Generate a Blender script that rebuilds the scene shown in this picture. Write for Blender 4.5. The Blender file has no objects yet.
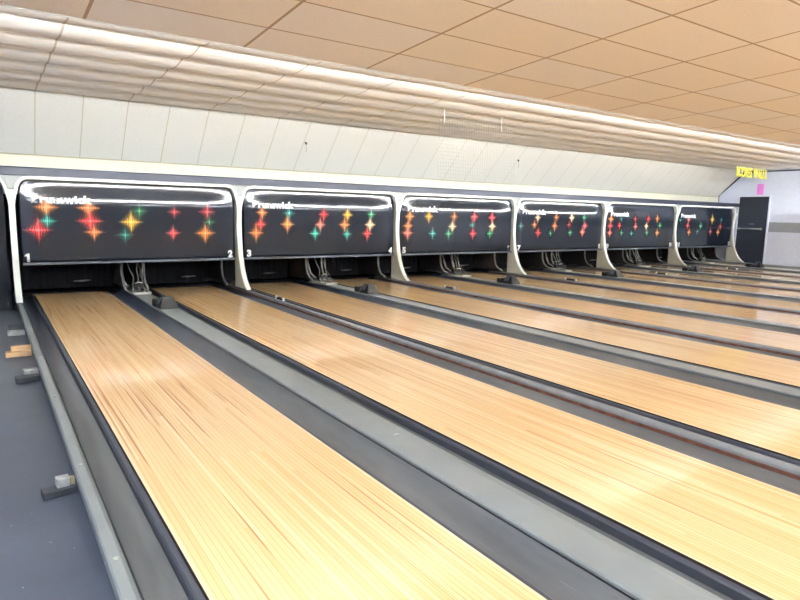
import bpy, bmesh, math, random
from mathutils import Vector, Matrix
random.seed(7)
sc = bpy.context.scene
COL = sc.collection
PI = math.pi

# ------------------------------------------------------------------ helpers
class MB:
    """collects geometry for ONE mesh object; slots are material indices"""
    def __init__(s): s.bm = bmesh.new()
    def face(s, vs, mi=0, smooth=False):
        try:
            f = s.bm.faces.new(vs); f.material_index = mi; f.smooth = smooth; return f
        except ValueError: return None
    def box(s, x0, x1, y0, y1, z0, z1, mi=0, bev=0.0):
        b = bmesh.new()
        v = [b.verts.new((x, y, z)) for x in (x0, x1) for y in (y0, y1) for z in (z0, z1)]
        for q in ((0,1,3,2), (4,6,7,5), (0,4,5,1), (2,3,7,6), (0,2,6,4), (1,5,7,3)): b.faces.new([v[i] for i in q])
        if bev: bmesh.ops.bevel(b, geom=list(b.edges), offset=bev, segments=2, affect='EDGES', profile=.5)
        s._merge(b, mi)
    def _merge(s, b, mi, smooth=False, M=None):
        bmesh.ops.recalc_face_normals(b, faces=list(b.faces))
        mp = {}
        for v in b.verts: mp[v] = s.bm.verts.new(M @ v.co if M else v.co)
        for f in b.faces: s.face([mp[v] for v in f.verts], mi, smooth)
        b.free()
    def extrude_profile(s, pts, a0, a1, axis='y', mi=0, smooth=False, caps=True):
        """closed polygon pts in the two other axes, swept along axis"""
        b = bmesh.new()
        def P(p, t):
            if axis == 'y': return (p[0], t, p[1])
            if axis == 'x': return (t, p[0], p[1])
            return (p[0], p[1], t)
        A = [b.verts.new(P(p, a0)) for p in pts]; B = [b.verts.new(P(p, a1)) for p in pts]
        n = len(pts)
        for i in range(n): b.faces.new((A[i], A[(i+1)%n], B[(i+1)%n], B[i]))
        if caps: b.faces.new(A); b.faces.new(B[::-1])
        s._merge(b, mi, smooth)
    def tube(s, pts, r, mi=0, seg=8):
        pts = [Vector(p) for p in pts]
        rings = []
        for i, p in enumerate(pts):
            t = (pts[min(i+1, len(pts)-1)] - pts[max(i-1, 0)]).normalized()
            up = Vector((0,0,1)) if abs(t.z) < .95 else Vector((1,0,0))
            a = t.cross(up).normalized(); b = t.cross(a).normalized()
            rr = r[i] if isinstance(r, (list, tuple)) else r
            rings.append([s.bm.verts.new(p + rr*(math.cos(2*PI*k/seg)*a + math.sin(2*PI*k/seg)*b)) for k in range(seg)])
        for i in range(len(rings)-1):
            for k in range(seg):
                s.face((rings[i][k], rings[i][(k+1)%seg], rings[i+1][(k+1)%seg], rings[i+1][k]), mi, True)
        s.face(rings[0], mi); s.face(rings[-1][::-1], mi)
    def build(s, name, mats, parent=None, loc=(0,0,0)):
        me = bpy.data.meshes.new(name)
        bmesh.ops.recalc_face_normals(s.bm, faces=list(s.bm.faces))
        s.bm.to_mesh(me); s.bm.free()
        if not isinstance(mats, (list, tuple)): mats = [mats]
        for m in mats: me.materials.append(m)
        o = bpy.data.objects.new(name, me); COL.objects.link(o); o.location = loc
        if parent: o.parent = parent
        return o
def thing(name, label, cat, loc=(0,0,0), group=None):
    o = bpy.data.objects.new(name, None); COL.objects.link(o); o.location = loc; o.empty_display_size = .1
    return tag(o, label, cat, group)
def tag(o, label, cat, group=None):
    o['label'] = label; o['category'] = cat
    if group: o['group'] = group
    return o
def struct(o): o['kind'] = 'structure'; return o
def copy_tree(o, parent=None):
    c = o.copy(); COL.objects.link(c); c.parent = parent
    for ch in [x for x in bpy.data.objects if x.parent == o and x != c]: copy_tree(ch, c)
    return c

# ------------------------------------------------------------------ node helpers
class N:
    def __init__(s, name):
        s.m = bpy.data.materials.new(name); s.m.use_nodes = True; s.t = s.m.node_tree
        s.b = s.t.nodes['Principled BSDF']
    def node(s, typ, **kw):
        n = s.t.nodes.new(typ)
        for k, v in kw.items(): setattr(n, k, v)
        return n
    def put(s, sock, v):
        if v is None: return
        if hasattr(v, 'is_output'): s.t.links.new(v, sock)
        else: sock.default_value = v
    def math(s, op, a, b=None, c=None):
        n = s.node('ShaderNodeMath', operation=op)
        s.put(n.inputs[0], a); s.put(n.inputs[1], b); s.put(n.inputs[2], c); return n.outputs[0]
    def pos(s, obj=False):
        if obj: v = s.node('ShaderNodeTexCoord').outputs['Object']
        else: v = s.node('ShaderNodeNewGeometry').outputs['Position']
        x = s.node('ShaderNodeSeparateXYZ'); s.put(x.inputs[0], v); return x.outputs[0], x.outputs[1], x.outputs[2], v
    def comb(s, x=0., y=0., z=0.):
        n = s.node('ShaderNodeCombineXYZ')
        for i, v in enumerate((x, y, z)): s.put(n.inputs[i], v)
        return n.outputs[0]
    def noise(s, vec, scale=1., detail=3., rough=.5):
        n = s.node('ShaderNodeTexNoise'); s.put(n.inputs['Vector'], vec); n.inputs['Scale'].default_value = scale
        n.inputs['Detail'].default_value = detail; n.inputs['Roughness'].default_value = rough; return n.outputs[0]
    def white(s, vec):
        n = s.node('ShaderNodeTexWhiteNoise', noise_dimensions='3D'); s.put(n.inputs['Vector'], vec); return n.outputs[0]
    def ramp(s, fac, stops, interp='LINEAR'):
        n = s.node('ShaderNodeValToRGB'); n.color_ramp.interpolation = interp; e = n.color_ramp.elements
        while len(e) < len(stops): e.new(.5)
        for i, (p, c) in enumerate(stops): e[i].position = p; e[i].color = (*c, 1) if len(c) == 3 else c
        s.put(n.inputs[0], fac); return n.outputs[0]
    def mix(s, fac, a, b, blend='MIX'):
        n = s.node('ShaderNodeMix', data_type='RGBA', blend_type=blend)
        s.put(n.inputs[0], fac)
        for i, v in ((6, a), (7, b)):
            s.put(n.inputs[i], (*v, 1) if isinstance(v, tuple) and len(v) == 3 else v)
        return n.outputs[2]
    def line(s, x, x0, pitch, w):
        """1 on lines of half width w (metres) every pitch"""
        f = s.math('FRACT', s.math('ADD', s.math('DIVIDE', s.math('SUBTRACT', x, x0), pitch), .5))
        d = s.math('ABSOLUTE', s.math('SUBTRACT', f, .5))
        return s.math('LESS_THAN', d, w/pitch)
    def bump(s, h, strength=.2, dist=.01):
        n = s.node('ShaderNodeBump'); n.inputs['Strength'].default_value = strength; n.inputs['Distance'].default_value = dist
        s.put(n.inputs['Height'], h); s.t.links.new(n.outputs[0], s.b.inputs['Normal'])
    def set(s, **kw):
        for k, v in kw.items():
            k = k.replace('_', ' ')
            if isinstance(v, tuple) and len(v) == 3: v = (*v, 1)
            s.put(s.b.inputs[k], v)
        return s.m
def lin(r, g, b):
    f = lambda c: (c/255/12.92 if c/255 <= .04045 else ((c/255+.055)/1.055)**2.4)
    return (f(r), f(g), f(b))
def plain(name, rgb, rough=.5, metal=0., var=.12, scale=9., coat=0., bump=0.):
    n = N(name); x, y, z, v = n.pos()
    q = n.noise(v, scale, 4)
    c = lin(*rgb)
    lo = tuple(k*(1-var) for k in c); hi = tuple(min(1, k*(1+var)) for k in c)
    col = n.ramp(q, [(.3, lo), (.7, hi)])
    n.set(Base_Color=col, Roughness=rough, Metallic=metal, Coat_Weight=coat)
    if bump: n.bump(n.noise(v, scale*12, 2), bump, .002)
    return n.m

# ------------------------------------------------------------------ materials
def lane_material():
    n = N('lane_maple'); x, y, z, v = n.pos(True)
    wp = n.pos()
    oi = n.node('ShaderNodeObjectInfo').outputs['Random']
    seed = n.math('MULTIPLY', oi, 97.)
    bw = 1.06/41
    bi = n.math('FLOOR', n.math('DIVIDE', x, bw))
    r1 = n.white(n.comb(bi, seed, 3.))
    seg = n.math('FLOOR', n.math('ADD', n.math('DIVIDE', y, 1.9), n.math('MULTIPLY', r1, 9.)))
    r2 = n.white(n.comb(bi, seg, seed))
    base = n.ramp(r2, [(0., lin(218,182,132)), (.25, lin(225,191,142)), (.75, lin(230,197,149)), (1., lin(236,206,160))])
    # grain, long along the lane
    g = n.noise(n.comb(n.math('ADD', n.math('MULTIPLY', x, 90.), seed), n.math('MULTIPLY', y, 2.2), bi), 1., 4, .6)
    base = n.mix(n.math('MULTIPLY', n.math('SUBTRACT', g, .35), .32), base, lin(206,156,98))
    # a few dark mineral streaks in single boards
    st = n.noise(n.comb(n.math('ADD', n.math('MULTIPLY', x, 48.), n.math('MULTIPLY', seed, 1.7)), n.math('MULTIPLY', y, .42), 7.), 1., 2, .4)
    dk = n.math('MULTIPLY', n.ramp(st, [(.645, (0,0,0)), (.67, (1,1,1))]), .62)
    base = n.mix(dk, base, lin(158,100,60))
    # darker, browner boards near the pins
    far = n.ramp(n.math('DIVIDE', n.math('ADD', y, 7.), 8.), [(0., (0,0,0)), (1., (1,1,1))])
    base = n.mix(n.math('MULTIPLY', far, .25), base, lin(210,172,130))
    # seams between boards
    sm = n.line(x, 0., bw, .0009)
    base = n.mix(n.math('MULTIPLY', sm, .6), base, lin(150,106,60))
    # pale edge boards
    ed = n.math('GREATER_THAN', n.math('ABSOLUTE', n.math('SUBTRACT', x, .53)), .514)
    base = n.mix(n.math('MULTIPLY', ed, .6), base, lin(240,214,176))
    rg = n.noise(wp[3], 2.2, 4)
    n.set(Base_Color=base, Roughness=n.math('ADD', n.math('MULTIPLY', rg, .08), .06), Specular_IOR_Level=.5)
    return n.m
M = {}
M['lane'] = lane_material()
M['black_side'] = plain('black_side', (50,46,46), .5)
def gutter_material():
    n = N('gutter_grey'); x, y, z, v = n.pos()
    q = n.noise(n.comb(n.math('MULTIPLY', x, 9.), n.math('MULTIPLY', y, 1.2), z), 1., 5, .6)
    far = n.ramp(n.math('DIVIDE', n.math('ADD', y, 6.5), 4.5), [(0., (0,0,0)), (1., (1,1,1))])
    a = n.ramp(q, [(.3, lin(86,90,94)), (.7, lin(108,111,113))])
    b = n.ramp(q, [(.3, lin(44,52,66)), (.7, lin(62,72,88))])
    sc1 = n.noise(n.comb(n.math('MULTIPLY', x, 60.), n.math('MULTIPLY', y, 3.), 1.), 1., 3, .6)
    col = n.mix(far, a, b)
    col = n.mix(n.math('MULTIPLY', n.ramp(sc1, [(.66, (0,0,0)), (.75, (1,1,1))]), .25), col, lin(170,175,180))
    n.set(Base_Color=col, Roughness=n.math('ADD', n.math('MULTIPLY', q, .2), .22), Specular_IOR_Level=.6)
    return n.m
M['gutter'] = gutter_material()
M['strip'] = plain('gutter_edge_strip', (66,71,82), .35)
M['cap'] = plain('wide_cap', (130,137,139), .34, var=.08, scale=3.)
M['cap_dark'] = plain('division_cap_side', (62,64,64), .5)
M['rust'] = plain('rust_brown_side', (112,72,58), .6, var=.35, scale=14.)
M['bluegrey'] = plain('rounded_cap', (130,135,140), .25, var=.1)
def floor_material():
    n = N('walkway_paint'); x, y, z, v = n.pos()
    q = n.noise(v, 1.6, 5, .6)
    col = n.ramp(q, [(.3, lin(68,75,89)), (.7, lin(82,90,104))])
    sp = n.noise(v, 34., 2, .5)
    col = n.mix(n.math('MULTIPLY', n.ramp(sp, [(.74, (0,0,0)), (.78, (1,1,1))]), .6), col, lin(190,196,204))
    n.set(Base_Color=col, Roughness=.42); n.bump(n.noise(v, 60., 2), .15, .003)
    return n.m
M['floor'] = floor_material()
M['approach'] = plain('approach_wood', (214,180,128), .3, scale=3)
def tiles_material():
    n = N('ceiling_tiles'); x, y, z, v = n.pos()
    px, py, x0, y0 = 1.20, .61, .55, -5.99
    ix = n.math('FLOOR', n.math('DIVIDE', n.math('SUBTRACT', x, x0), px)); iy = n.math('FLOOR', n.math('DIVIDE', n.math('SUBTRACT', y, y0), py))
    r = n.white(n.comb(ix, iy, 2.))
    col = n.ramp(r, [(0., lin(250,238,223)), (.70, lin(252,241,227)), (.78, lin(250,241,232)), (1., lin(250,243,237))])
    pitted = n.noise(v, 130., 3, .7)
    col = n.mix(n.math('MULTIPLY', n.ramp(pitted, [(.3, (1,1,1)), (.5, (0,0,0))]), .3), col, lin(190,158,124))
    g = n.math('MAXIMUM', n.line(x, x0, px, .012), n.line(y, y0, py, .009))
    col = n.mix(n.math('MULTIPLY', g, .85), col, lin(176,142,98))
    n.set(Base_Color=col, Roughness=.85); n.bump(pitted, .3, .003)
    return n.m
M['tiles'] = tiles_material()
def slat_material():
    n = N('bowed_panels'); x, y, z, v = n.pos()
    q = n.noise(v, 60., 3, .6)
    ix = n.math('FLOOR', n.math('DIVIDE', n.math('SUBTRACT', x, .567), 1.22))
    r = n.white(n.comb(ix, n.math('FLOOR', n.math('DIVIDE', n.math('ADD', y, .18), .65)), 1.))
    col = n.ramp(r, [(0., lin(247,242,233)), (1., lin(250,246,240))])
    col = n.mix(n.math('MULTIPLY', n.line(x, .567, 1.22, .010), .7), col, lin(176,156,128))
    n.set(Base_Color=col, Roughness=.6)
    return n.m
M['slat'] = slat_material()
def seam_material():
    n = N('sloped_panels'); x, y, z, v = n.pos()
    q = n.noise(v, 40., 3, .6)
    col = n.ramp(q, [(.3, lin(216,216,208)), (.7, lin(224,224,217))])
    col = n.mix(n.math('MULTIPLY', n.line(x, .577, .626, .007), .75), col, lin(176,170,132))
    n.set(Base_Color=col, Roughness=.5)
    return n.m
M['seam'] = seam_material()
M['cream'] = plain('cream_board', (218,214,194), .5, var=.04)
M['tan'] = plain('tan_trim', (176,168,132), .5, var=.05)
M['band'] = plain('header_gloss', (46,52,70), .38, metal=.0, var=.15, scale=4, coat=.1)
M['white_trim'] = plain('white_trim', (236,238,234), .35, var=.03)
M['beige'] = plain('beige_side', (206,204,186), .5, var=.05)
M['grey_fill'] = plain('grey_fill', (158,162,156), .5, var=.05)
M['panel'] = plain('masking_black', (24,32,43), .10, var=.0, scale=2, coat=.0)
M['lip'] = plain('panel_lip', (92,98,110), .35)
M['letter'] = plain('white_letter', (245,247,245), .4, var=.01)
M['black'] = plain('pit_black', (8,9,13), .7)
M['curtain'] = plain('pit_curtain', (7,9,16), .8, scale=20)
M['kick'] = plain('kickback_board', (34,30,29), .6)
M['kicktrim'] = plain('kickback_trim', (138,139,138), .4)
M['metal'] = plain('grey_metal', (136,138,136), .35, metal=.6)
M['lmetal'] = plain('pale_metal', (190,192,184), .4, metal=.2)
M['rubber'] = plain('black_rubber', (15,16,20), .45)
M['hoodtop'] = plain('hood_face', (70,78,92), .3)
M['wall'] = plain('side_wall_paint', (216,222,240), .6, var=.03)
M['stripe'] = plain('side_wall_stripe', (146,152,162), .6, var=.04)
M['door'] = plain('door_black', (36,42,56), .45)
M['chrome'] = plain('chrome', (190,194,200), .25, metal=.8)
M['yellow'] = plain('yellow_letter', (255,238,96), .5, var=.08)
M['pink'] = plain('pink_paper', (240,140,232), .6, var=.06)
M['wood'] = plain('raw_wood', (206,172,130), .7, var=.15)
M['darkblock'] = plain('dark_block', (62,66,74), .5, var=.2)
M['paleblock'] = plain('pale_block', (158,160,160), .5, var=.2, scale=30)
M['wire'] = plain('net_wire', (176,176,170), .5)
M['trimblack'] = plain('black_trim', (22,26,34), .5)
M['backwall'] = plain('rear_wall', (150,150,152), .8)
def emis(name, rgb, s):
    n = N(name); n.set(Base_Color=rgb, Emission_Color=rgb, Emission_Strength=s, Roughness=.4); return n.m
M['tube'] = emis('lamp_tube', (.90, .95, 1.), 54.)
M['diffuser_near'] = emis('fill_lamp_diffuser_near', (.88, .94, 1.), 2.2)
M['diffuser'] = emis('fill_lamp_diffuser', (.88, .94, 1.), 9.)

def star_material(name, rgb, bright):
    """printed starburst: concave diamond with cross lines, on a transparent ground"""
    n = N(name)
    uv = n.node('ShaderNodeTexCoord').outputs['UV']
    sp = n.node('ShaderNodeSeparateXYZ'); n.put(sp.inputs[0], uv)
    u = n.math('MULTIPLY', n.math('SUBTRACT', sp.outputs[0], .5), 2.); w = n.math('MULTIPLY', n.math('SUBTRACT', sp.outputs[1], .5), 2.)
    a = n.math('ABSOLUTE', u); b = n.math('ABSOLUTE', w)
    s = n.math('SUBTRACT', 1., n.math('ADD', n.math('POWER', a, .72), n.math('POWER', b, .72)))
    sm = n.math('SUBTRACT', 1., n.math('ADD', a, b))
    core = n.math('MULTIPLY', n.math('MAXIMUM', s, 0.), 1.7)
    halo = n.math('MULTIPLY', n.math('MAXIMUM', sm, 0.), .38)
    streak = n.math('ADD', .62, n.math('MULTIPLY', .38, n.math('SINE', n.math('MULTIPLY', n.math('DIVIDE', u, n.math('ADD', .35, n.math('MULTIPLY', b, -.3))), 13.))))
    hl = n.math('MULTIPLY', n.math('EXPONENT', n.math('MULTIPLY', b, -38.)), n.math('SUBTRACT', 1., a))
    vl = n.math('MULTIPLY', n.math('EXPONENT', n.math('MULTIPLY', a, -38.)), n.math('SUBTRACT', 1., b))
    I = n.math('ADD', n.math('MULTIPLY', n.math('ADD', core, halo), streak), n.math('MULTIPLY', n.math('ADD', hl, vl), .8))
    I = n.math('MINIMUM', n.math('MULTIPLY', I, bright), 1.)
    c = lin(*rgb); pale = tuple(min(1, k*.6+.4) for k in c)
    col = n.mix(n.math('MINIMUM', n.math('MULTIPLY', n.math('ADD', hl, vl), .6), 1.), c, pale)
    n.set(Base_Color=col, Roughness=.3, Alpha=I, Coat_Weight=.3)
    return n.m
SC = {'orange': (250,150,66), 'cream': (255,214,160), 'red': (238,50,52), 'teal': (40,176,160), 'yellow': (252,190,40), 'green': (36,160,100), 'pink': (246,130,110)}
for k, c in SC.items():
    M['star_'+k] = star_material('star_'+k, c, .75)
    M['star_'+k+'_faint'] = star_material('star_'+k+'_faint', c, .45)

# ------------------------------------------------------------------ layout constants
P = 3.3976; W = 1.06; A = .4563; B = 2.2519; D = .20     # pair pitch, lane width, lane offsets, divider offset
YN, YF = -18.0, .75                                       # lanes run from foul line to pit
XW = 20.75                                                # right side wall
FZ = -.12
ordn = ['first','second','third','fourth','fifth','sixth','seventh','eighth','ninth','tenth','eleventh','twelfth']

# ------------------------------------------------------------------ room shell
m = MB(); m.box(-2.4, XW+.15, YN, 2.6, FZ-.1, FZ); struct(m.build('floor', M['floor']))
m = MB(); m.box(-2.4, XW+.15, -24, YN, FZ-.1, 0.0); o = struct(m.build('floor_approach', M['approach'])); o.name = 'floor'
# flat tiled ceiling
def cz(y): return 2.78 + .057*(-5.455-y)
m = MB(); m.extrude_profile([(-24, cz(-24)), (-5.455, 2.78), (-5.455, 2.80), (-24, cz(-24)+.02)], -2.4, XW+.15, 'x'); struct(m.build('ceiling', M['tiles']))
# thin edge strip along the step of the ceiling
m = MB(); m.box(-2.4, XW, -5.452, -5.432, 2.772, 2.803, bev=.002); struct(m.build('trim_1', M['white_trim']))
# bowed panels over the lane ends
m = MB()
YE = -.18; pitch = .65; prof = []
for k in range(9, -1, -1):
    y1 = YE - pitch*k; y0 = y1 - pitch
    for j in range(0, 13):
        t = j/12
        prof.append((y0 + .006 + t*(pitch-.012), 3.075 - .034*(1-(2*t-1)**2)))
    prof.append((y1 - .004, 3.10)); prof.append((y1 + .004, 3.10))
top = [(prof[-1][0], 3.14), (prof[0][0], 3.14)]
m.extrude_profile(prof + top, -2.4, XW+.15, 'x')
struct(m.build('ceiling', M['slat']))
# sloped panelled wall down to the masking
m = MB(); y0, z0 = .65, 2.22; y1 = YE+.0; z1 = z0 + (y0-y1)/.952
m.extrude_profile([(y0, z0), (y1, z1), (y1+.06, z1+.05), (y0+.06, z0+.05)], -2.4, XW+.15, 'x')
struct(m.build('wall_front', M['seam']))
m = MB(); m.box(-2.4, XW, .63, .66, 1.6, 2.215); struct(m.build('wall_front', M['cream']))
m = MB(); m.box(-2.4, XW, .60, .628, 2.200, 2.214); struct(m.build('trim_2', M['tan']))
m = MB(); m.box(-2.4, XW+.15, 2.5, 2.6, FZ, 3.30); struct(m.build('wall_back', M['black']))
m = MB(); m.box(-2.5, XW+.15, -5.40, 2.65, 3.30, 3.36); struct(m.build('ceiling', M['black']))  # unseen black roof, added to stop world light leaking into the pits
# left and right walls
m = MB(); m.box(-2.5, -2.4, -24, 2.6, FZ-.1, 3.9); struct(m.build('wall_left', M['wall']))
m = MB(); m.box(XW, XW+.12, -24, 2.6, FZ-.1, 3.9); struct(m.build('wall_right', M['wall']))
m = MB(); m.box(-2.5, XW+.15, -24.1, -24, FZ-.1, 3.9); struct(m.build('wall_rear', M['backwall']))
m = MB(); m.box(XW-.008, XW-.001, -23.9, -1.075, 1.08, 1.39); struct(m.build('trim_3', M['stripe']))
# black trims where the side wall meets slope and ceiling
m = MB()
dx0, dx1 = XW-.03, XW-.002
m.extrude_profile([(.62, 2.2), (.665, 2.22), (YE-.02, 3.07), (YE-.10, 3.06), (.6, 2.26)], dx0, dx1, 'x')
m.box(dx0, dx1, .62, .66, 1.9, 2.22)
struct(m.build('trim_4', M['trimblack']))
m = MB(); m.box(dx0, dx1, -5.42, YE-.10, 2.985, 3.025); struct(m.build('trim_5', M['trimblack']))
# black exit door in the side wall
m = MB(); m.box(XW-.05, XW-.004, -1.02, -.10, -.02, 2.2, bev=.004); dr = struct(m.build('door_1', M['door']))
m = MB(); m.tube([(XW-.12, -.19, 1.16), (XW-.12, -.9, 1.16)], .020)
for yy in (-.19, -.9): m.box(XW-.135, XW-.051, yy-.03, yy+.03, 1.12, 1.20, bev=.004)
m.build('push_bar', M['chrome'], dr)
m = MB(); m.box(XW-.056, XW-.051, -.63, -.47, 1.30, 1.335); m.build('door_plate', M['lip'], dr)
m = MB(); m.box(XW-.06, XW-.004, -1.062, -1.024, -.02, 2.24); m.box(XW-.06, XW-.004, -.096, -.06, -.02, 2.24); m.box(XW-.06, XW-.004, -1.062, -.06, 2.204, 2.24)
m.build('door_frame', M['wall'], dr)

# ------------------------------------------------------------------ lanes
def make_lane():
    m = MB(); m.box(0, W, YN, YF, FZ, 0); bmesh.ops.recalc_face_normals(m.bm, faces=list(m.bm.faces))
    for f in m.bm.faces:
        if f.normal.z < .5: f.material_index = 1
    return m.build('bowling_lane', [M['lane'], M['black_side']])
lane0 = None; lane_x = []
for i in range(12):
    x = (i//2)*P + (A if i % 2 == 0 else B); lane_x.append(x)
    if lane0 is None: o = lane0 = make_lane()
    else: o = lane0.copy(); COL.objects.link(o)
    o.location = (x, 0, 0)
    tag(o, 'light maple bowling lane, %s from the left%s' % (ordn[i], ', leading under the panel corner marked %d' % (i+1) if i < 4 else (', the farthest one by the side wall' if i == 11 else '')), 'bowling lane', 'maple bowling lanes')

# gutters: profile across x from the division cap (0) to the lane (w)
def make_gutter(w, flip, ze=.022):
    th = thing('lane_gutter', 'x', 'gutter', group='grey gutters beside the lanes')
    pts = []
    n = 14; ws = w - .040
    for k in range(n+1):
        t = k/n
        pts.append((ws*t, ze - (.063+ze)*math.sin(PI*min(1., t*.62))**.8 if t > 0 else ze))
    zi = pts[-1][1]
    poly = pts + [(ws, FZ), (0, FZ)]
    fx = (lambda x: w-x) if flip else (lambda x: x)
    m = MB(); m.extrude_profile([(fx(a), b) for a, b in poly], YN, YF, 'y')
    for f in m.bm.faces:
        if abs(f.normal.y) < .5: f.smooth = False
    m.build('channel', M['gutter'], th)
    m = MB(); m.extrude_profile([(fx(a), b) for a, b in ((ws+.004, FZ), (ws+.004, -.020), (ws+.012, -.010), (w-.004, -.010), (w-.004, FZ))], YN, YF, 'y')
    m.build('edge_strip', M['strip'], th)
    return th
gut = {}
for i in range(12):
    lx = lane_x[i]
    for side in (0, 1):
        if i % 2 == 0: w = .205 if side == 0 else .240
        else: w = .200 if side == 0 else .225
        key = (round(w, 3), side)
        if key not in gut: g = gut[key] = make_gutter(w, side == 1, -.010 if w == .225 else .022)
        else: g = copy_tree(gut[key])
        g.location = ((lx - w - .002) if side == 0 else (lx + W + .002), 0, 0)
        g['label'] = 'grey gutter running along the %s side of the %s lane from the left' % (('left','right')[side], ordn[i])
# ------------------------------------------------------------------ division caps
x0 = A - .205 - .004; 
th = thing('gutter_cap', 'long pale grey outer cap with screws, edging the dark walkway at far left', 'gutter cap')
m = MB(); m.extrude_profile([(x0-.002, FZ+.04), (x0-.002, .012), (x0-.022, .028), (x0-.062, .030), (x0-.070, .020), (x0-.070, -.03), (x0-.050, -.03), (x0-.050, FZ+.04)], YN, YF-.0, 'y')
m.build('cap_top', M['cap'], th)
m = MB(); m.box(x0-.048, x0-.004, YN, YF, FZ, FZ+.038); m.build('sill', M['black'], th)
for yy in (-8.12, -7.05, -5.6, -4.1, -2.6):
    m = MB(); m.tube([(x0-.040, yy, .028), (x0-.040, yy, .036)], .010, seg=10); m.build('screw', M['lmetal'], th)
for k in range(6):
    a = lane_x[2*k] + W + .240 + .006; b = lane_x[2*k+1] - .200 - .006
    th = thing('wide_cap', 'wide flat grey cap between the %s and %s lanes from the left' % (ordn[2*k], ordn[2*k+1]), 'lane divider', group='wide flat caps within each lane pair')
    m = MB(); m.extrude_profile([(a+.012, FZ+.03), (a+.012, .02), (a, .03), (a, .042), (a+.008, .048), (b-.075, .048), (b-.062, .044), (b-.006, .030), (b, .02), (b, .008), (b-.012, .004), (b-.012, FZ+.03)], YN, .40, 'y')
    m.build('cap_top', M['cap'], th)
    m = MB(); m.box(a+.004, a+.0115, YN, .40, FZ+.03, .018); m.box(b-.0115, b-.003, YN, .40, FZ+.03, .003); m.build('side_skirt', M['black_side'], th)
    m = MB(); m.box(a+.02, b-.02, YN, .40, FZ, FZ+.029); m.build('sill', M['black'], th)
    for yy in (-7.6, -5.35, -3.2):
        m = MB(); m.box(b-.15, b-.11, yy, yy+.012, .0482, .0505, bev=.001); m.build('cap_clip', M['lmetal'], th)
for k in range(5):
    a = lane_x[2*k+1] + W + .225 + .006; b = lane_x[2*k+2] - .205 - .006
    th = thing('division_rail', 'narrow rounded grey rail with rust brown side between the %s and %s lanes' % (ordn[2*k+1], ordn[2*k+2]), 'lane divider', group='narrow rails between lane pairs')
    pr = [(a+.012, .012)] + [((a+b)/2 + .006 + (b-a-.012)/2*-math.cos(PI*t/8), .016 + .030*math.sin(PI*t/8)) for t in range(9)] + [(b-.003, .008)]
    m = MB(); m.extrude_profile(pr, YN, YF, 'y', smooth=False); m.build('rounded_cap', M['bluegrey'], th)
    m = MB(); m.box(a, a+.010, YN, YF, -.035, .012); m.build('brown_side', M['rust'], th)
    m = MB(); m.box(a+.012, b-.003, YN, YF, FZ, .007); m.build('core', M['black_side'], th)
a = lane_x[11] + W + .225 + .006
m = MB(); m.extrude_profile([(a, FZ), (a, .03), (a+.02, .04), (XW-.055, .04), (XW-.055, FZ)], YN, YF, 'y')
tag(m.build('gutter_cap', M['cap']), 'pale grey end cap along the side wall past the last lane', 'gutter cap')

# ------------------------------------------------------------------ masking units
def surf(x, z):
    """front of a bowed masking panel; x from 0 to P across the pair"""
    s = min(1, max(0, (z-1.44)/.37))
    d = min(x-.07, P-.07-x)
    g = .45 + .55*math.sin(PI/2*min(1, max(0, d/.6)))
    y = -.06 + .043*(3*s*s-2*s**3)*g
    d = min(x-.07, P-.07-x)
    t = max(0, (.34-d)/.34)
    y += .035*t**2
    return y
ZB, ZT = .585, 1.79
def panel_mesh(k):
    m = MB(); r = .15; xa, xb = .093, P-.093
    nu, nv = 72, 34
    F = []; Bk = []
    for j in range(nv+1):
        v = j/nv; v = 1-(1-v)**1.4
        z = ZB + (ZT-ZB)*v
        ins = 0
        if z > ZT-r: ins = r - math.sqrt(max(0, r*r-(z-(ZT-r))**2))
        row = []; rb = []
        for i in range(nu+1):
            u = i/nu; u = .5 - .5*math.cos(PI*u)*(.55) - (.5-u)*.45
            x = xa+ins + (xb-xa-2*ins)*u
            row.append(m.bm.verts.new((x, surf(x, z), z))); rb.append(m.bm.verts.new((x, .03, z)))
        F.append(row); Bk.append(rb)
    for j in range(nv):
        for i in range(nu):
            m.face((F[j][i], F[j][i+1], F[j+1][i+1], F[j+1][i]), 0, True)
            m.face((Bk[j][i], Bk[j+1][i], Bk[j+1][i+1], Bk[j][i+1]), 0)
    for j in range(nv):
        for i in (0, nu): m.face((F[j][i], F[j+1][i], Bk[j+1][i], Bk[j][i]), 0)
    for i in range(nu):
        for j in (0, nv): m.face((F[j][i], Bk[j][i], Bk[j][i+1], F[j][i+1]), 0)
    return m
def text_mesh(s, size, bold, sx=1.):
    cu = bpy.data.curves.new('t', 'FONT'); cu.body = s; cu.size = size; cu.offset = bold; cu.extrude = 0; cu.space_character = 1.06
    ob = bpy.data.objects.new('t', cu); COL.objects.link(ob)
    dg = bpy.context.evaluated_depsgraph_get()
    me = bpy.data.meshes.new_from_object(ob.evaluated_get(dg))
    bpy.data.objects.remove(ob); bpy.data.curves.remove(cu)
    return me
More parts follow.
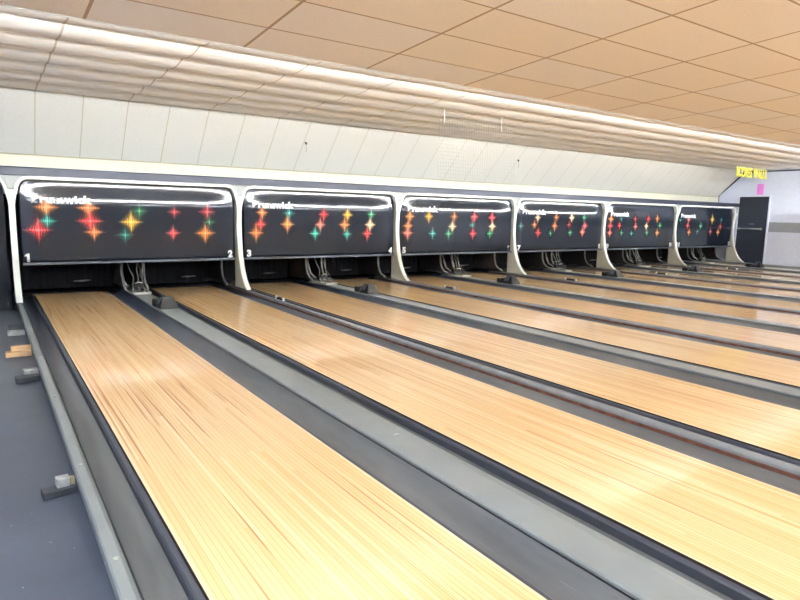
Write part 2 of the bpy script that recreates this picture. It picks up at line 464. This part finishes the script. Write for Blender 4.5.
def lettering(s, name, parent, x, z, size, bold, width=None, mat='letter'):
    me = text_mesh(s, size, bold)
    xs = [v.co.x for v in me.vertices]; w0 = max(xs)-min(xs); k = (width/w0) if width else 1.
    mn = min(xs)
    for v in me.vertices:
        px = x + (v.co.x-mn)*k; pz = z + v.co.y
        v.co = (px, surf(px, pz)-.0045, pz)
    if s == '1':      # small flag of the figure one
        xs = [v.co.x for v in me.vertices]; zs = [v.co.z for v in me.vertices]; a_, t_ = min(xs)+.004, max(zs)-.001
        bm = bmesh.new(); bm.from_mesh(me)
        q = [bm.verts.new((px, surf(px, pz)-.0045, pz)) for px, pz in ((a_, t_), (a_, t_-.034), (a_-.030, t_-.046), (a_-.030, t_-.026))]
        bm.faces.new(q); bm.to_mesh(me); bm.free()
    me.materials.clear(); me.materials.append(M[mat]); me.name = name
    # give the letters a little thickness
    bm = bmesh.new(); bm.from_mesh(me)
    r = bmesh.ops.extrude_face_region(bm, geom=list(bm.faces))
    for e in r['geom']:
        if isinstance(e, bmesh.types.BMVert): e.co.y += .003
    bmesh.ops.recalc_face_normals(bm, faces=list(bm.faces)); bm.to_mesh(me); bm.free()
    o = bpy.data.objects.new(name, me); COL.objects.link(o); o.parent = parent
    return o
_layer = [0]
def star(parent, x, z, col, sx=.19, sz=.17, faint=False):
    _layer[0] = (_layer[0]+1) % 6
    off = .0012 + .0005*_layer[0]
    me = bpy.data.meshes.new('printed_starburst'); n = 8
    x = min(max(x, .085+sx), P-.085-sx)
    vs = []; fs = []
    for j in range(n+1):
        for i in range(n+1):
            s_, t_ = 2*i/n-1, 2*j/n-1
            px = x + sx*(s_+t_)/2; pz = z + sz*(s_-t_)/2; vs.append((px, surf(px, pz)-off, pz))
    for j in range(n):
        for i in range(n): a = j*(n+1)+i; fs.append((a, a+1, a+n+2, a+n+1))
    me.from_pydata(vs, [], fs); uv = me.uv_layers.new(name='UVMap')
    for l in me.loops: q = l.vertex_index; s_, t_ = 2*(q % (n+1))/n-1, 2*(q//(n+1))/n-1; uv.data[l.index].uv = (.5+(s_+t_)/4, .5+(s_-t_)/4)
    me.materials.append(M['star_'+col+('_faint' if faint else '')])
    for p_ in me.polygons: p_.use_smooth = True
    o = bpy.data.objects.new('printed_starburst', me); COL.objects.link(o); o.parent = parent
    o['label'] = ('faint ' if faint else '') + col + ' printed starburst'
# camera numbers, used here only to turn measured image points of the artwork into wall positions
CO = Vector((-0.1419, -10.6072, 1.426)); CR = Vector((0.82633, -0.5628, 0.02064)); CU = Vector((0.063, 0.1288, 0.98967)); CF = Vector((0.55965, 0.8165, -0.14189)); FP = 604.597
def wallpt(u, v, y=-.05):
    d = CF + CR*(u-400)/FP - CU*(v-300)/FP
    t = (y-CO.y)/d.y; q = CO + d*t; return q.x, q.z
stars = [
 [(46,207,'orange',.21),(47,221,'teal',.17),(36,230,'red',.24),(88,208,'orange',.2),(90,221,'red',.25),(94,232,'orange',.18),(131,222,'yellow',.22),(139,211,'green',-.18),(125,235,'teal',-.18),(173,233,'red',.16),(174,212,'red',-.15),(207,212,'red',-.2),(209,222,'green',-.16),(205,233,'orange',.22)],
 [(261.9,212.5,'orange',.18),(260.4,224.3,'red',.2),(255.9,232.8,'orange',.22),(289,213,'teal',-.2),(287.2,224.3,'orange',.22),(323.4,214.4,'red',.19),(320,224.7,'pink',.19),(314.8,233.5,'teal',.19),(347.2,214.8,'yellow',.19),(344.4,224.7,'orange',.21),(346.8,234,'teal',.18),(371,214.4,'green',.18),(369.7,224.7,'cream',.2),(366.9,233.5,'red',.2)],
 [(409.6,216.3,'orange',.2),(408,226,'orange',.2),(405.5,233,'pink',.22),(428.6,216.3,'yellow',.2),(432.3,233.5,'teal',.19),(453.9,216.7,'orange',-.2),(452,226.4,'cream',.2),(448.1,233.8,'green',.2),(474,216.7,'red',.19),(472.2,225,'teal',-.17),(472.5,233.5,'red',.21),(491.7,217.7,'red',.21),(491.9,226.4,'cream',.2),(489.4,233.5,'green',.19)],
 [(520,226,'teal',-.18),(537.6,217.4,'cream',.2),(534.2,224.7,'orange',-.2),(537.6,232.6,'red',.22),(556,217.4,'orange',-.22),(554.4,225.9,'orange',.22),(550,233.2,'green',-.2),(571.3,217.8,'cream',.2),(568.5,224.7,'red',-.2),(569.6,232.6,'green',.18),(583.7,217.4,'green',.2),(584.5,225.9,'red',.22),(582,232,'pink',.22)],
 [(611,219,'orange',.22),(621,219,'teal',-.18),(609.7,226,'red',.22),(619,225.6,'red',.2),(609.7,232.8,'pink',.2),(621,232.8,'green',.2),(635,219,'red',-.22),(635,226.6,'pink',.2),(631,233.5,'teal',.18),(648,219,'red',.22),(646,226,'cream',.2),(646.3,232.8,'green',.2),(657,218.5,'orange',.22),(659.4,225.6,'green',.2),(656.6,232.8,'orange',.22)],
 [(679.6,220,'teal',-.18),(688.5,219.5,'pink',.22),(687.2,225.6,'red',.24),(688.5,232.2,'orange',.22),(700.3,226,'green',.22),(697,231.6,'teal',-.18),(712,219.6,'yellow',.26),(721,220,'teal',-.18),(710,231.6,'red',.22),(720,226.6,'red',.22),(717.5,232.2,'orange',.22)],
]
for k in range(6):
    X0 = k*P + D
    un = thing('masking_unit', 'dark masking panel printed with stars above the lanes numbered %d and %d' % (2*k+1, 2*k+2), 'masking panel', (X0, 0, 0), 'black star printed masking panels')
    pn = panel_mesh(k).build('panel', M['panel'], un)
    m = MB(); m.box(.093, P-.093, -.082, .03, .545, .583, bev=.004); m.build('bottom_lip', M['lip'], un)
    for (u, v, c, s) in stars[k]:
        wx, wz = wallpt(u, v); q = 1. if k < 3 else .88; star(pn, wx-X0, wz, c, abs(s)*(.95 if k == 0 else .78)*q, abs(s)*1.0*q, s < 0)
    o = lettering('Brunswick', 'lettering', pn, .25, 1.475, .16, .009, .80)
    lettering(str(2*k+1), 'lane_number', pn, .135 if k else .145, .60, .16, .010)
    lettering(str(2*k+2), 'lane_number', pn, P-.215-(.07 if k > 3 else 0), .60, .16, .010)
    # white outline: up the left side, round corner, across, round corner, down
    m = MB(); r = .17; w = .045; path = []
    xa, xb, zt = .066, P-.066, 1.835
    path.append((xa, 1.657))
    for t in range(0, 11): a_ = PI - PI/2*t/10; path.append((xa+r+r*math.cos(a_), zt-r+r*math.sin(a_)))
    for t in range(0, 11): a_ = PI/2 - PI/2*t/10; path.append((xb-r+r*math.cos(a_), zt-r+r*math.sin(a_)))
    path.append((xb, 1.657))
    inner = []; outer = []
    for i, (px, pz) in enumerate(path):
        q0 = path[max(i-1, 0)]; q1 = path[min(i+1, len(path)-1)]
        tx, tz = q1[0]-q0[0], q1[1]-q0[1]; L = math.hypot(tx, tz); nx, nz = -tz/L, tx/L
        outer.append((px+nx*w*.5, pz+nz*w*.5)); inner.append((px-nx*w*.5, pz-nz*w*.5))
    ya, yb = -.10, .0
    V = [[m.bm.verts.new((p[0], y, p[1])) for p in ring] for ring in (outer, inner) for y in (ya, yb)]
    for i in range(len(path)-1):
        for a_, b_ in ((0, 2), (2, 3), (3, 1), (1, 0)):
            m.face((V[a_][i], V[a_][i+1], V[b_][i+1], V[b_][i]))
    for i in (0, -1): m.face((V[0][i], V[1][i], V[3][i], V[2][i]))
    m.build('white_outline', M['white_trim'], un)
# dark glossy header over all units
m = MB(); m.extrude_profile([(-.12, 1.862), (-.12, 1.965), (-.10, 1.985), (.10, 1.985), (.10, 1.862)], -1.4, 6*P+D+.08, 'x')
tag(m.build('header_rail', M['band']), 'long dark glossy header rail running above all the masking panels', 'header rail')
# service cover behind header
m = MB(); m.box(-2.38, XW-.06, .102, .58, 1.94, 1.965); struct(m.build('trim_6', M['black']))

# curved dividers
def divider():
    th = thing('lane_divider', 'x', 'divider', group='curved cream dividers between masking panels')
    fr = [(-.098, 1.653), (-.092, 1.60), (-.082, 1.55), (-.074, 1.50), (-.064, 1.42), (-.05, 1.2), (-.055, 1.0), (-.08, .80), (-.115, .62), (-.165, .46), (-.23, .32), (-.31, .20), (-.40, .11), (-.50, .05)]
    sh = .045
    # front edge trim follows the curve
    m = MB(); w0 = []
    for (y, z) in fr: w0.append((y, z))
    prof = w0 + [(y+.028, z) for y, z in reversed(w0)]
    def width(z): return .040 + .046*max(0, (z-1.42)/.233)**1.5
    b = bmesh.new()
    L = [b.verts.new((-width(p[1]), p[0], p[1])) for p in prof]; R = [b.verts.new((width(p[1]), p[0], p[1])) for p in prof]
    n = len(prof); k = len(w0)
    for i in range(n): b.faces.new((L[i], L[(i+1) % n], R[(i+1) % n], R[i]))
    for i in range(k-1):
        for S in (L, R): b.faces.new((S[i], S[i+1], S[n-2-i], S[n-1-i]))
    m._merge(b, 0)
    m.build('front_trim', M['white_trim'], th)
    m = MB()
    prof = [(y+.030, z) for y, z in w0] + [(.115, .05), (.10, 1.66)]
    b = bmesh.new(); s = .034
    L = [b.verts.new((-s, p[0], p[1])) for p in prof]; R = [b.verts.new((s, p[0], p[1])) for p in prof]
    n = len(prof)
    for i in range(n): b.faces.new((L[i], L[(i+1) % n], R[(i+1) % n], R[i]))
    # side faces as strips from front edge to back edge
    for S in (L, R):
        c = [b.verts.new((S[0].co.x, .11, p[1])) for p in prof[:k]]
        pass
    bb = [[], []]
    b.free(); b = bmesh.new()
    rows = [(y+.030, z) for y, z in w0]
    g = [[b.verts.new((sx, yy, z)) for (sx, yy) in ((-s, y), (s, y), (s, .11), (-s, .11))] for y, z in rows]
    for i in range(len(g)-1):
        for q in range(4): b.faces.new((g[i][q], g[i][(q+1) % 4], g[i+1][(q+1) % 4], g[i+1][q]))
    b.faces.new(g[0]); b.faces.new(g[-1])
    m._merge(b, 0)
    m.build('side_board', M['beige'], th)
    # grey web in the fork at the top
    m = MB(); cv = [(.236-.196*math.cos(PI/2*t/8), 1.665+.196*math.sin(PI/2*t/8)) for t in range(7)]
    m.extrude_profile([(-cv[-1][0], 1.858), (cv[-1][0], 1.858)] + cv[::-1] + [(-a_, b_) for a_, b_ in cv], -.082, -.002, 'y'); m.build('fork_web', M['grey_fill'], th)
    return th
d0 = divider()
for k in range(7):
    o = d0 if k == 0 else copy_tree(d0)
    o.location = (k*P+D, 0, .002 if 0 < k < 6 else 0)
    o['label'] = ['slim cream divider at far left edge, beside the panel numbered 1', 'curved cream divider between the panels numbered 2 and 3', 'curved cream divider between the panels numbered 4 and 5', 'curved cream divider between the panels numbered 6 and 7', 'curved cream divider between the panels numbered 8 and 9', 'curved cream divider between the panels numbered 10 and 11', 'last curved cream divider, right before the black door'][k]
# dark infill at the far left
th = thing('side_cabinet', 'dark round-cornered cabinet panel at the left picture edge beside first divider', 'cabinet panel')
m = MB(); m.extrude_profile([(-1.4, FZ), (-1.4, 1.78)] + [(.107-.15+.15*math.sin(PI/2*t/8), 1.63+.15*math.cos(PI/2*t/8)) for t in range(9)] + [(.107, 1.0), (.10, .7), (.12, .5), (.125, FZ)], .06, .14, 'y')
m.build('front_panel', M['panel'], th)
m = MB()
path = [(-1.4, 1.817)] + [(.1115-.155+.155*math.sin(PI/2*t/8), 1.662+.155*math.cos(PI/2*t/8)) for t in range(9)] + [(.1115, 1.657)]
m.extrude_profile([(a_, b_) for a_, b_ in path] + [(a_+(.045 if i > 7 else .02 if i > 0 else 0), b_+(.04 if i < 8 else .0)) for i, (a_, b_) in reversed(list(enumerate(path)))], -.10, .0, 'y'); m.build('white_outline', M['white_trim'], th)

# ------------------------------------------------------------------ pits, kickbacks
for k in range(6):
    for s in (0, 1):
        i = 2*k+s; lx = lane_x[i]
        lab = 'dark pin pit opening at the end of the %s lane from the left' % ordn[i]
        th = thing('pin_pit', lab, 'pin pit', (lx, 0, 0), 'dark pin pits')
        m = MB()
        prf = []
        for t in range(0, 41):
            xx = -.18 + (W+.36)*t/40; prf.append((xx, 1.25 + .012*math.sin(t*1.9)))
        prf += [(x_, y_+.02) for x_, y_ in reversed(prf)]
        m.extrude_profile(prf, .03, 1.0, 'z'); m.build('pit_curtain', M['curtain'], th)
        m = MB(); m.box(-.18, W+.18, YF+.005, 1.24, FZ, -.05); m.build('pit_mat', M['black'], th)
        m = MB(); m.tube([(.60, 1.05, .16), (.72, 1.0, .165), (.86, 1.03, .17)], [.012, .018, .010]); m.build('sweep_arm', M['metal'], th)
    # kickbacks with J shaped pale edge
    for j, xx in enumerate((lane_x[2*k]+W+.20, lane_x[2*k+1]-.19, lane_x[2*k+1]+W+.10)):
        lab = ['curved kickback edge right of the %s lane' % ordn[2*k], 'curved kickback edge left of the %s lane' % ordn[2*k+1], 'curved kickback edge right of the %s lane' % ordn[2*k+1]][j]
        th = thing('kickback', lab + ' in the dark under the panel', 'kickback', (xx, 0, 0), 'kickback boards')
        cv = [(.42, 1.1), (.42, .60), (.42, .42), (.40, .30), (.35, .20), (.26, .13), (.12, .09)]
        m = MB(); b = bmesh.new()
        g = [[b.verts.new((sx, yy, z)) for sx, yy in ((-.02, y), (.02, y), (.02, 1.2), (-.02, 1.2))] for y, z in cv] 
        for i_ in range(len(g)-1):
            for q in range(4): b.faces.new((g[i_][q], g[i_][(q+1) % 4], g[i_+1][(q+1) % 4], g[i_+1][q]))
        b.faces.new(g[0]); b.faces.new(g[-1]); m._merge(b, 0); m.build('side_board', M['kick'], th)
        m = MB(); m.tube([(0, y-.016, z) for y, z in cv[1:]], .018); m.build('pale_edge', M['kicktrim'], th)
# ball return mechanism: tray frame, rods and wires on each wide cap
def ball_return():
    th = thing('ball_return', 'x', 'ball return', group='ball return frames under the panels')
    m = MB()
    pts = [(-.14, .32, .075), (-.15, -.1, .065), (-.135, -.30, .062), (-.12, -.345, .062), (.12, -.345, .062), (.135, -.30, .062), (.15, -.1, .065), (.14, .32, .075)]
    m.tube(pts, .012); m.build('tray_frame', M['lmetal'], th)
    m = MB(); m.box(-.125, .125, -.365, -.335, .0505, .085, bev=.006); m.build('front_bar', M['lmetal'], th)
    for sx, dx in ((-.07, -.03), (.0, .03), (.06, .0)):
        m = MB(); m.tube([(sx*1.6+dx, .12, .56), (sx*1.5, .08, .42), (sx+.01, .02, .30), (sx*1.2, -.02, .16), (sx*1.4, -.12, .075)], .009); m.build('guide_rod', M['metal'], th)
    m = MB(); m.tube([(.02, .15, .56), (.06, .05, .40), (.03, -.02, .33), (.09, -.10, .2), (.13, -.2, .08)], .006); m.build('cable', M['metal'], th)
    m = MB(); m.box(-.08, .08, -.06, .12, .11, .20, bev=.012); m.build('motor_box', M['rubber'], th)
    m = MB(); m.tube([(-.05, -.065, .2), (-.02, -.09, .225), (.03, -.09, .215), (.06, -.065, .2)], .010); m.build('handle', M['lmetal'], th)
    m = MB(); m.tube([(-.21, .28, .55), (-.20, .22, .34), (-.19, .16, .22), (-.15, .02, .15)], [.02, .024, .02, .012]); m.build('side_arm', M['metal'], th)
    return th
r0 = ball_return()
def foul_hood():
    th = thing('sensor_box', 'x', 'sensor box', group='black wedge boxes standing on the wide caps')
    m = MB(); b = bmesh.new()
    lo = [(-.105, -.16), (.105, -.16), (.115, .12), (-.115, .12)]; hi = [(-.06, -.07), (.06, -.07), (.06, .03), (-.06, .03)]
    vl = [b.verts.new((x, y, .0505)) for x, y in lo]; vh = [b.verts.new((x, y, .155)) for x, y in hi]
    b.faces.new(vl); b.faces.new(vh)
    for i in range(4): b.faces.new((vl[i], vl[(i+1) % 4], vh[(i+1) % 4], vh[i]))
    bmesh.ops.bevel(b, geom=list(b.edges), offset=.006, segments=2, affect='EDGES'); m._merge(b, 0)
    m.build('wedge_body', M['rubber'], th)
    m = MB(); b = bmesh.new()
    q = [b.verts.new(c) for c in ((-.106, -.05, .092), (-.112, .08, .085), (-.066, .03, .155), (-.066, -.05, .155))]
    q2 = [b.verts.new(Vector(v.co)+Vector((-.006, 0, .004))) for v in q]
    b.faces.new(q); b.faces.new(q2)
    for i in range(4): b.faces.new((q[i], q[(i+1) % 4], q2[(i+1) % 4], q2[i]))
    m._merge(b, 0); m.build('side_face', M['hoodtop'], th)
    m = MB(); m.box(-.125, -.03, .14, .27, .0505, .115, bev=.01); m.build('rear_block', M['rubber'], th)
    m = MB(); m.box(-.06, .06, .128, .138, .06, .12, bev=.003); m.build('bracket', M['hoodtop'], th)
    return th
h0 = foul_hood()
def rail_clip():
    th = thing('rail_bracket', 'x', 'bracket', group='small brackets on the narrow rails')
    m = MB(); m.box(-.03, .03, -.16, .16, .047, .052); m.build('base_plate', M['metal'], th)
    for yy in (-.14, .13):
        m = MB(); m.box(-.016, .016, yy, yy+.03, .053, .098, bev=.004); m.build('white_post', M['white_trim'], th)
    m = MB(); m.box(-.010, .010, -.105, .125, .053, .080, bev=.003); m.build('crossbar', M['kick'], th)
    return th
c0 = rail_clip()
for k in range(6):
    o = r0 if k == 0 else copy_tree(r0); o.location = (1.884+k*P, 0, 0)
    o['label'] = 'metal ball return frame with rods between the %s and %s lanes' % (ordn[2*k], ordn[2*k+1])
    o = h0 if k == 0 else copy_tree(h0); o.location = (1.90+k*P, -1.72 if k else -1.85, -.0255); o.scale = (1.15, 1.0, 1.5)
    o['label'] = 'black wedge box on the grey cap between the %s and %s lanes' % (ordn[2*k], ordn[2*k+1])
    if k < 5:
        o = c0 if k == 0 else copy_tree(c0); o.location = ((k+1)*P+.195, -1.85, .0)
        o['label'] = 'small bracket with two white posts on the rail between the %s and %s lanes' % (ordn[2*k+1], ordn[2*k+2])

# ------------------------------------------------------------------ blocks on the walkway
def wbox(name, x0, x1, y0, y1, z0, z1, mat, parent=None, rot=0, bev=.004):
    m = MB(); cx, cy = (x0+x1)/2, (y0+y1)/2
    m.box(x0-cx, x1-cx, y0-cy, y1-cy, 0, z1-z0, bev=bev)
    o = m.build(name, M[mat], parent, (cx, cy, z0)); o.rotation_euler.z = rot; return o
th = thing('shim_block', 'dark block carrying a pale scuffed metal cube, nearest on the walkway', 'block')
wbox('base_block', .02, .178, -7.065, -6.985, FZ, FZ+.04, 'darkblock', th, .1)
wbox('pale_cube', .088, .152, -7.045, -6.985, FZ+.041, FZ+.092, 'paleblock', th, .1)
wbox('side_nut', .155, .177, -7.03, -7.0, FZ+.041, FZ+.085, 'tan', th, .1)
th = thing('shim_block', 'dark block with a pale bracket, beyond the nearest block on the walkway', 'block')
wbox('base_block', -.005, .178, -4.50, -4.40, FZ, FZ+.05, 'darkblock', th, .12)
wbox('pale_bracket', .06, .176, -4.37, -4.30, FZ, FZ+.085, 'paleblock', th, .12)
o = wbox('timber_block', -.05, .178, -3.38, -3.27, FZ, FZ+.05, 'wood'); tag(o, 'raw wooden board, lower of two stacked beside the lane', 'wood block')
o = wbox('timber_block', -.0, .178, -3.33, -3.24, FZ+.051, FZ+.095, 'wood'); tag(o, 'short raw wooden board, upper of two stacked beside the lane', 'wood block')
o = wbox('shim_block', -.0, .178, -2.16, -2.04, FZ, FZ+.05, 'paleblock', bev=.006); tag(o, 'small grey block on the walkway beyond the two wooden boards', 'block')
o = wbox('shim_block', .02, .178, -1.78, -1.68, FZ, FZ+.06, 'darkblock', bev=.006); tag(o, 'dark grey block on the walkway, farthest and nearest the masking', 'block')

# ------------------------------------------------------------------ hanging wire grid, hooks, sign, paper
th = thing('wire_grid', 'fine wire grid panel hanging on two white rods below the ceiling', 'wire grid', (5.74, -3, 0))
m = MB()
for i in range(33): m.tube([(i*.0506, 0, 1.89), (i*.0506, 0, 2.90)], .0013, seg=4)
for i in range(19): m.tube([(0, .003, 1.89+i*.0561), (1.62, .003, 1.89+i*.0561)], .0013, seg=4)
m.build('wire_mesh', M['wire'], th)
for xx in (.09, 1.30):
    m = MB(); m.tube([(xx, -.006, 2.80), (xx, -.006, 3.035)], .006, seg=6); m.build('hanging_rod', M['white_trim'], th)
def slope(x, y): return Vector((x, y, 2.22 + (.65-y)/.952))
for (x, y, lab) in ((4.98, .158, 'small dark hook with thin wire on sloped panels above panel numbered 3'), (10.55, .119, 'small dark hook with thin wire on sloped panels right of the wire grid')):
    th = thing('wall_hook', lab, 'hook', slope(x, y), 'small dark hooks')
    m = MB(); m.tube([(0, -.022, -.022), (0, -.05, -.05)], .018, seg=8); m.build('hook_head', M['trimblack'], th)
    m = MB(); m.tube([(0, -.045, -.045), (.005, -.045, -.20)], .003, seg=5); m.build('wire', M['lip'], th)
# yellow cut letter sign
th = thing('hanging_sign', 'yellow cut letter sign hanging below the ceiling near the door', 'sign', (18.58, -1.0, 2.73))
def word(s, x, z, w, h, name):
    me = text_mesh(s, 1., .028)
    xs = [v.co.x for v in me.vertices]; zs = [v.co.y for v in me.vertices]
    bm = bmesh.new(); bm.from_mesh(me)
    for v in bm.verts: v.co = (x+(v.co.x-min(xs))/(max(xs)-min(xs))*w, 0, z+(v.co.y-min(zs))/(max(zs)-min(zs))*h)
    r = bmesh.ops.extrude_face_region(bm, geom=list(bm.faces))
    for e in r['geom']:
        if isinstance(e, bmesh.types.BMVert): e.co.y += .02
    bmesh.ops.recalc_face_normals(bm, faces=list(bm.faces)); bm.to_mesh(me); bm.free()
    me.materials.clear(); me.materials.append(M['yellow'])
    o = bpy.data.objects.new(name, me); COL.objects.link(o); o.parent = th
word('SCORES', 0, 0, .92, .29, 'yellow_word'); word('WALLS', 1.0, .0, .84, .29, 'yellow_word')
m = MB(); m.box(0, 1.86, .022, .028, .27, .30)
for xx in (.2, 1.6): m.tube([(xx, .025, .30), (xx, .025, .325)], .004, seg=5)
m.build('backing_strip', M['cream'], th)
m = MB(); m.box(XW-.008, XW-.001, -.80, -.60, 2.27, 2.61)
tag(m.build('paper_notice', M['pink']), 'bright pink paper notice on the side wall above the black door', 'paper')

# ------------------------------------------------------------------ lamps
def cove(x):
    th = thing('cove_lamp', 'fluorescent lamp tucked behind the ceiling step over the lanes', 'lamp', (x, -5.72, 2.835), 'cove lamps')
    m = MB(); m.box(0, 1.22, -.045, .045, 0, .035, bev=.004); m.build('housing', M['white_trim'], th)
    m = MB(); m.tube([(.02, 0, .065), (1.2, 0, .065)], .019, seg=10); m.build('tube', M['tube'], th)
    return th
c_ = cove(-2.2)
for i in range(1, 18):
    o = copy_tree(c_); o.location.x = -2.2 + i*1.32
def fill_troffer(x, y):  # unseen lamps, added to light the lanes and lift the ceiling tiles
    th = thing('added_ceiling_lamp', 'flat fluorescent ceiling lamp over the lanes, unseen, added to light the room', 'lamp', (x, y, cz(y+.6)-.002), 'added ceiling lamps')
    m = MB(); m.box(0, 1.2, 0, .6, -.05, 0, bev=.006); m.build('frame', M['white_trim'], th)
    m = MB(); m.box(.05, 1.15, .05, .55, -.15, -.0505, bev=.02); m.build('diffuser', M['diffuser'], th)
    return th
t_ = fill_troffer(-1.4, -9.6)
near_me = [c for c in t_.children if c.name.startswith('diffuser')][0].data.copy(); near_me.materials[0] = M['diffuser_near']
for y in (-9.6, -12.8, -16.4, -20.):
    for i in range(7):
        if y == -9.6 and i == 0: continue
        o = copy_tree(t_); o.location = (-1.4+i*3.3, y, cz(y+.6)-.002)
        if y > -14:
            for ch in o.children:
                if ch.name.startswith('diffuser'): ch.data = near_me

# ------------------------------------------------------------------ world, camera
w = bpy.data.worlds.new('world'); sc.world = w; w.use_nodes = True
w.node_tree.nodes['Background'].inputs[0].default_value = (.9, .94, 1., 1); w.node_tree.nodes['Background'].inputs[1].default_value = .6
cam = bpy.data.cameras.new('camera'); co = bpy.data.objects.new('camera', cam); COL.objects.link(co)
cam.sensor_width = 36; cam.lens = FP*36/800; cam.clip_start = .05; cam.clip_end = 200
Mx = Matrix((( CR.x, CU.x, -CF.x, CO.x), (CR.y, CU.y, -CF.y, CO.y), (CR.z, CU.z, -CF.z, CO.z), (0,0,0,1)))
co.matrix_world = Mx
sc.camera = co
sc.view_settings.view_transform = 'Standard'; sc.view_settings.look = 'None'; sc.view_settings.gamma = 1; sc.view_settings.use_curve_mapping = False
sc.view_settings.exposure = 2.88
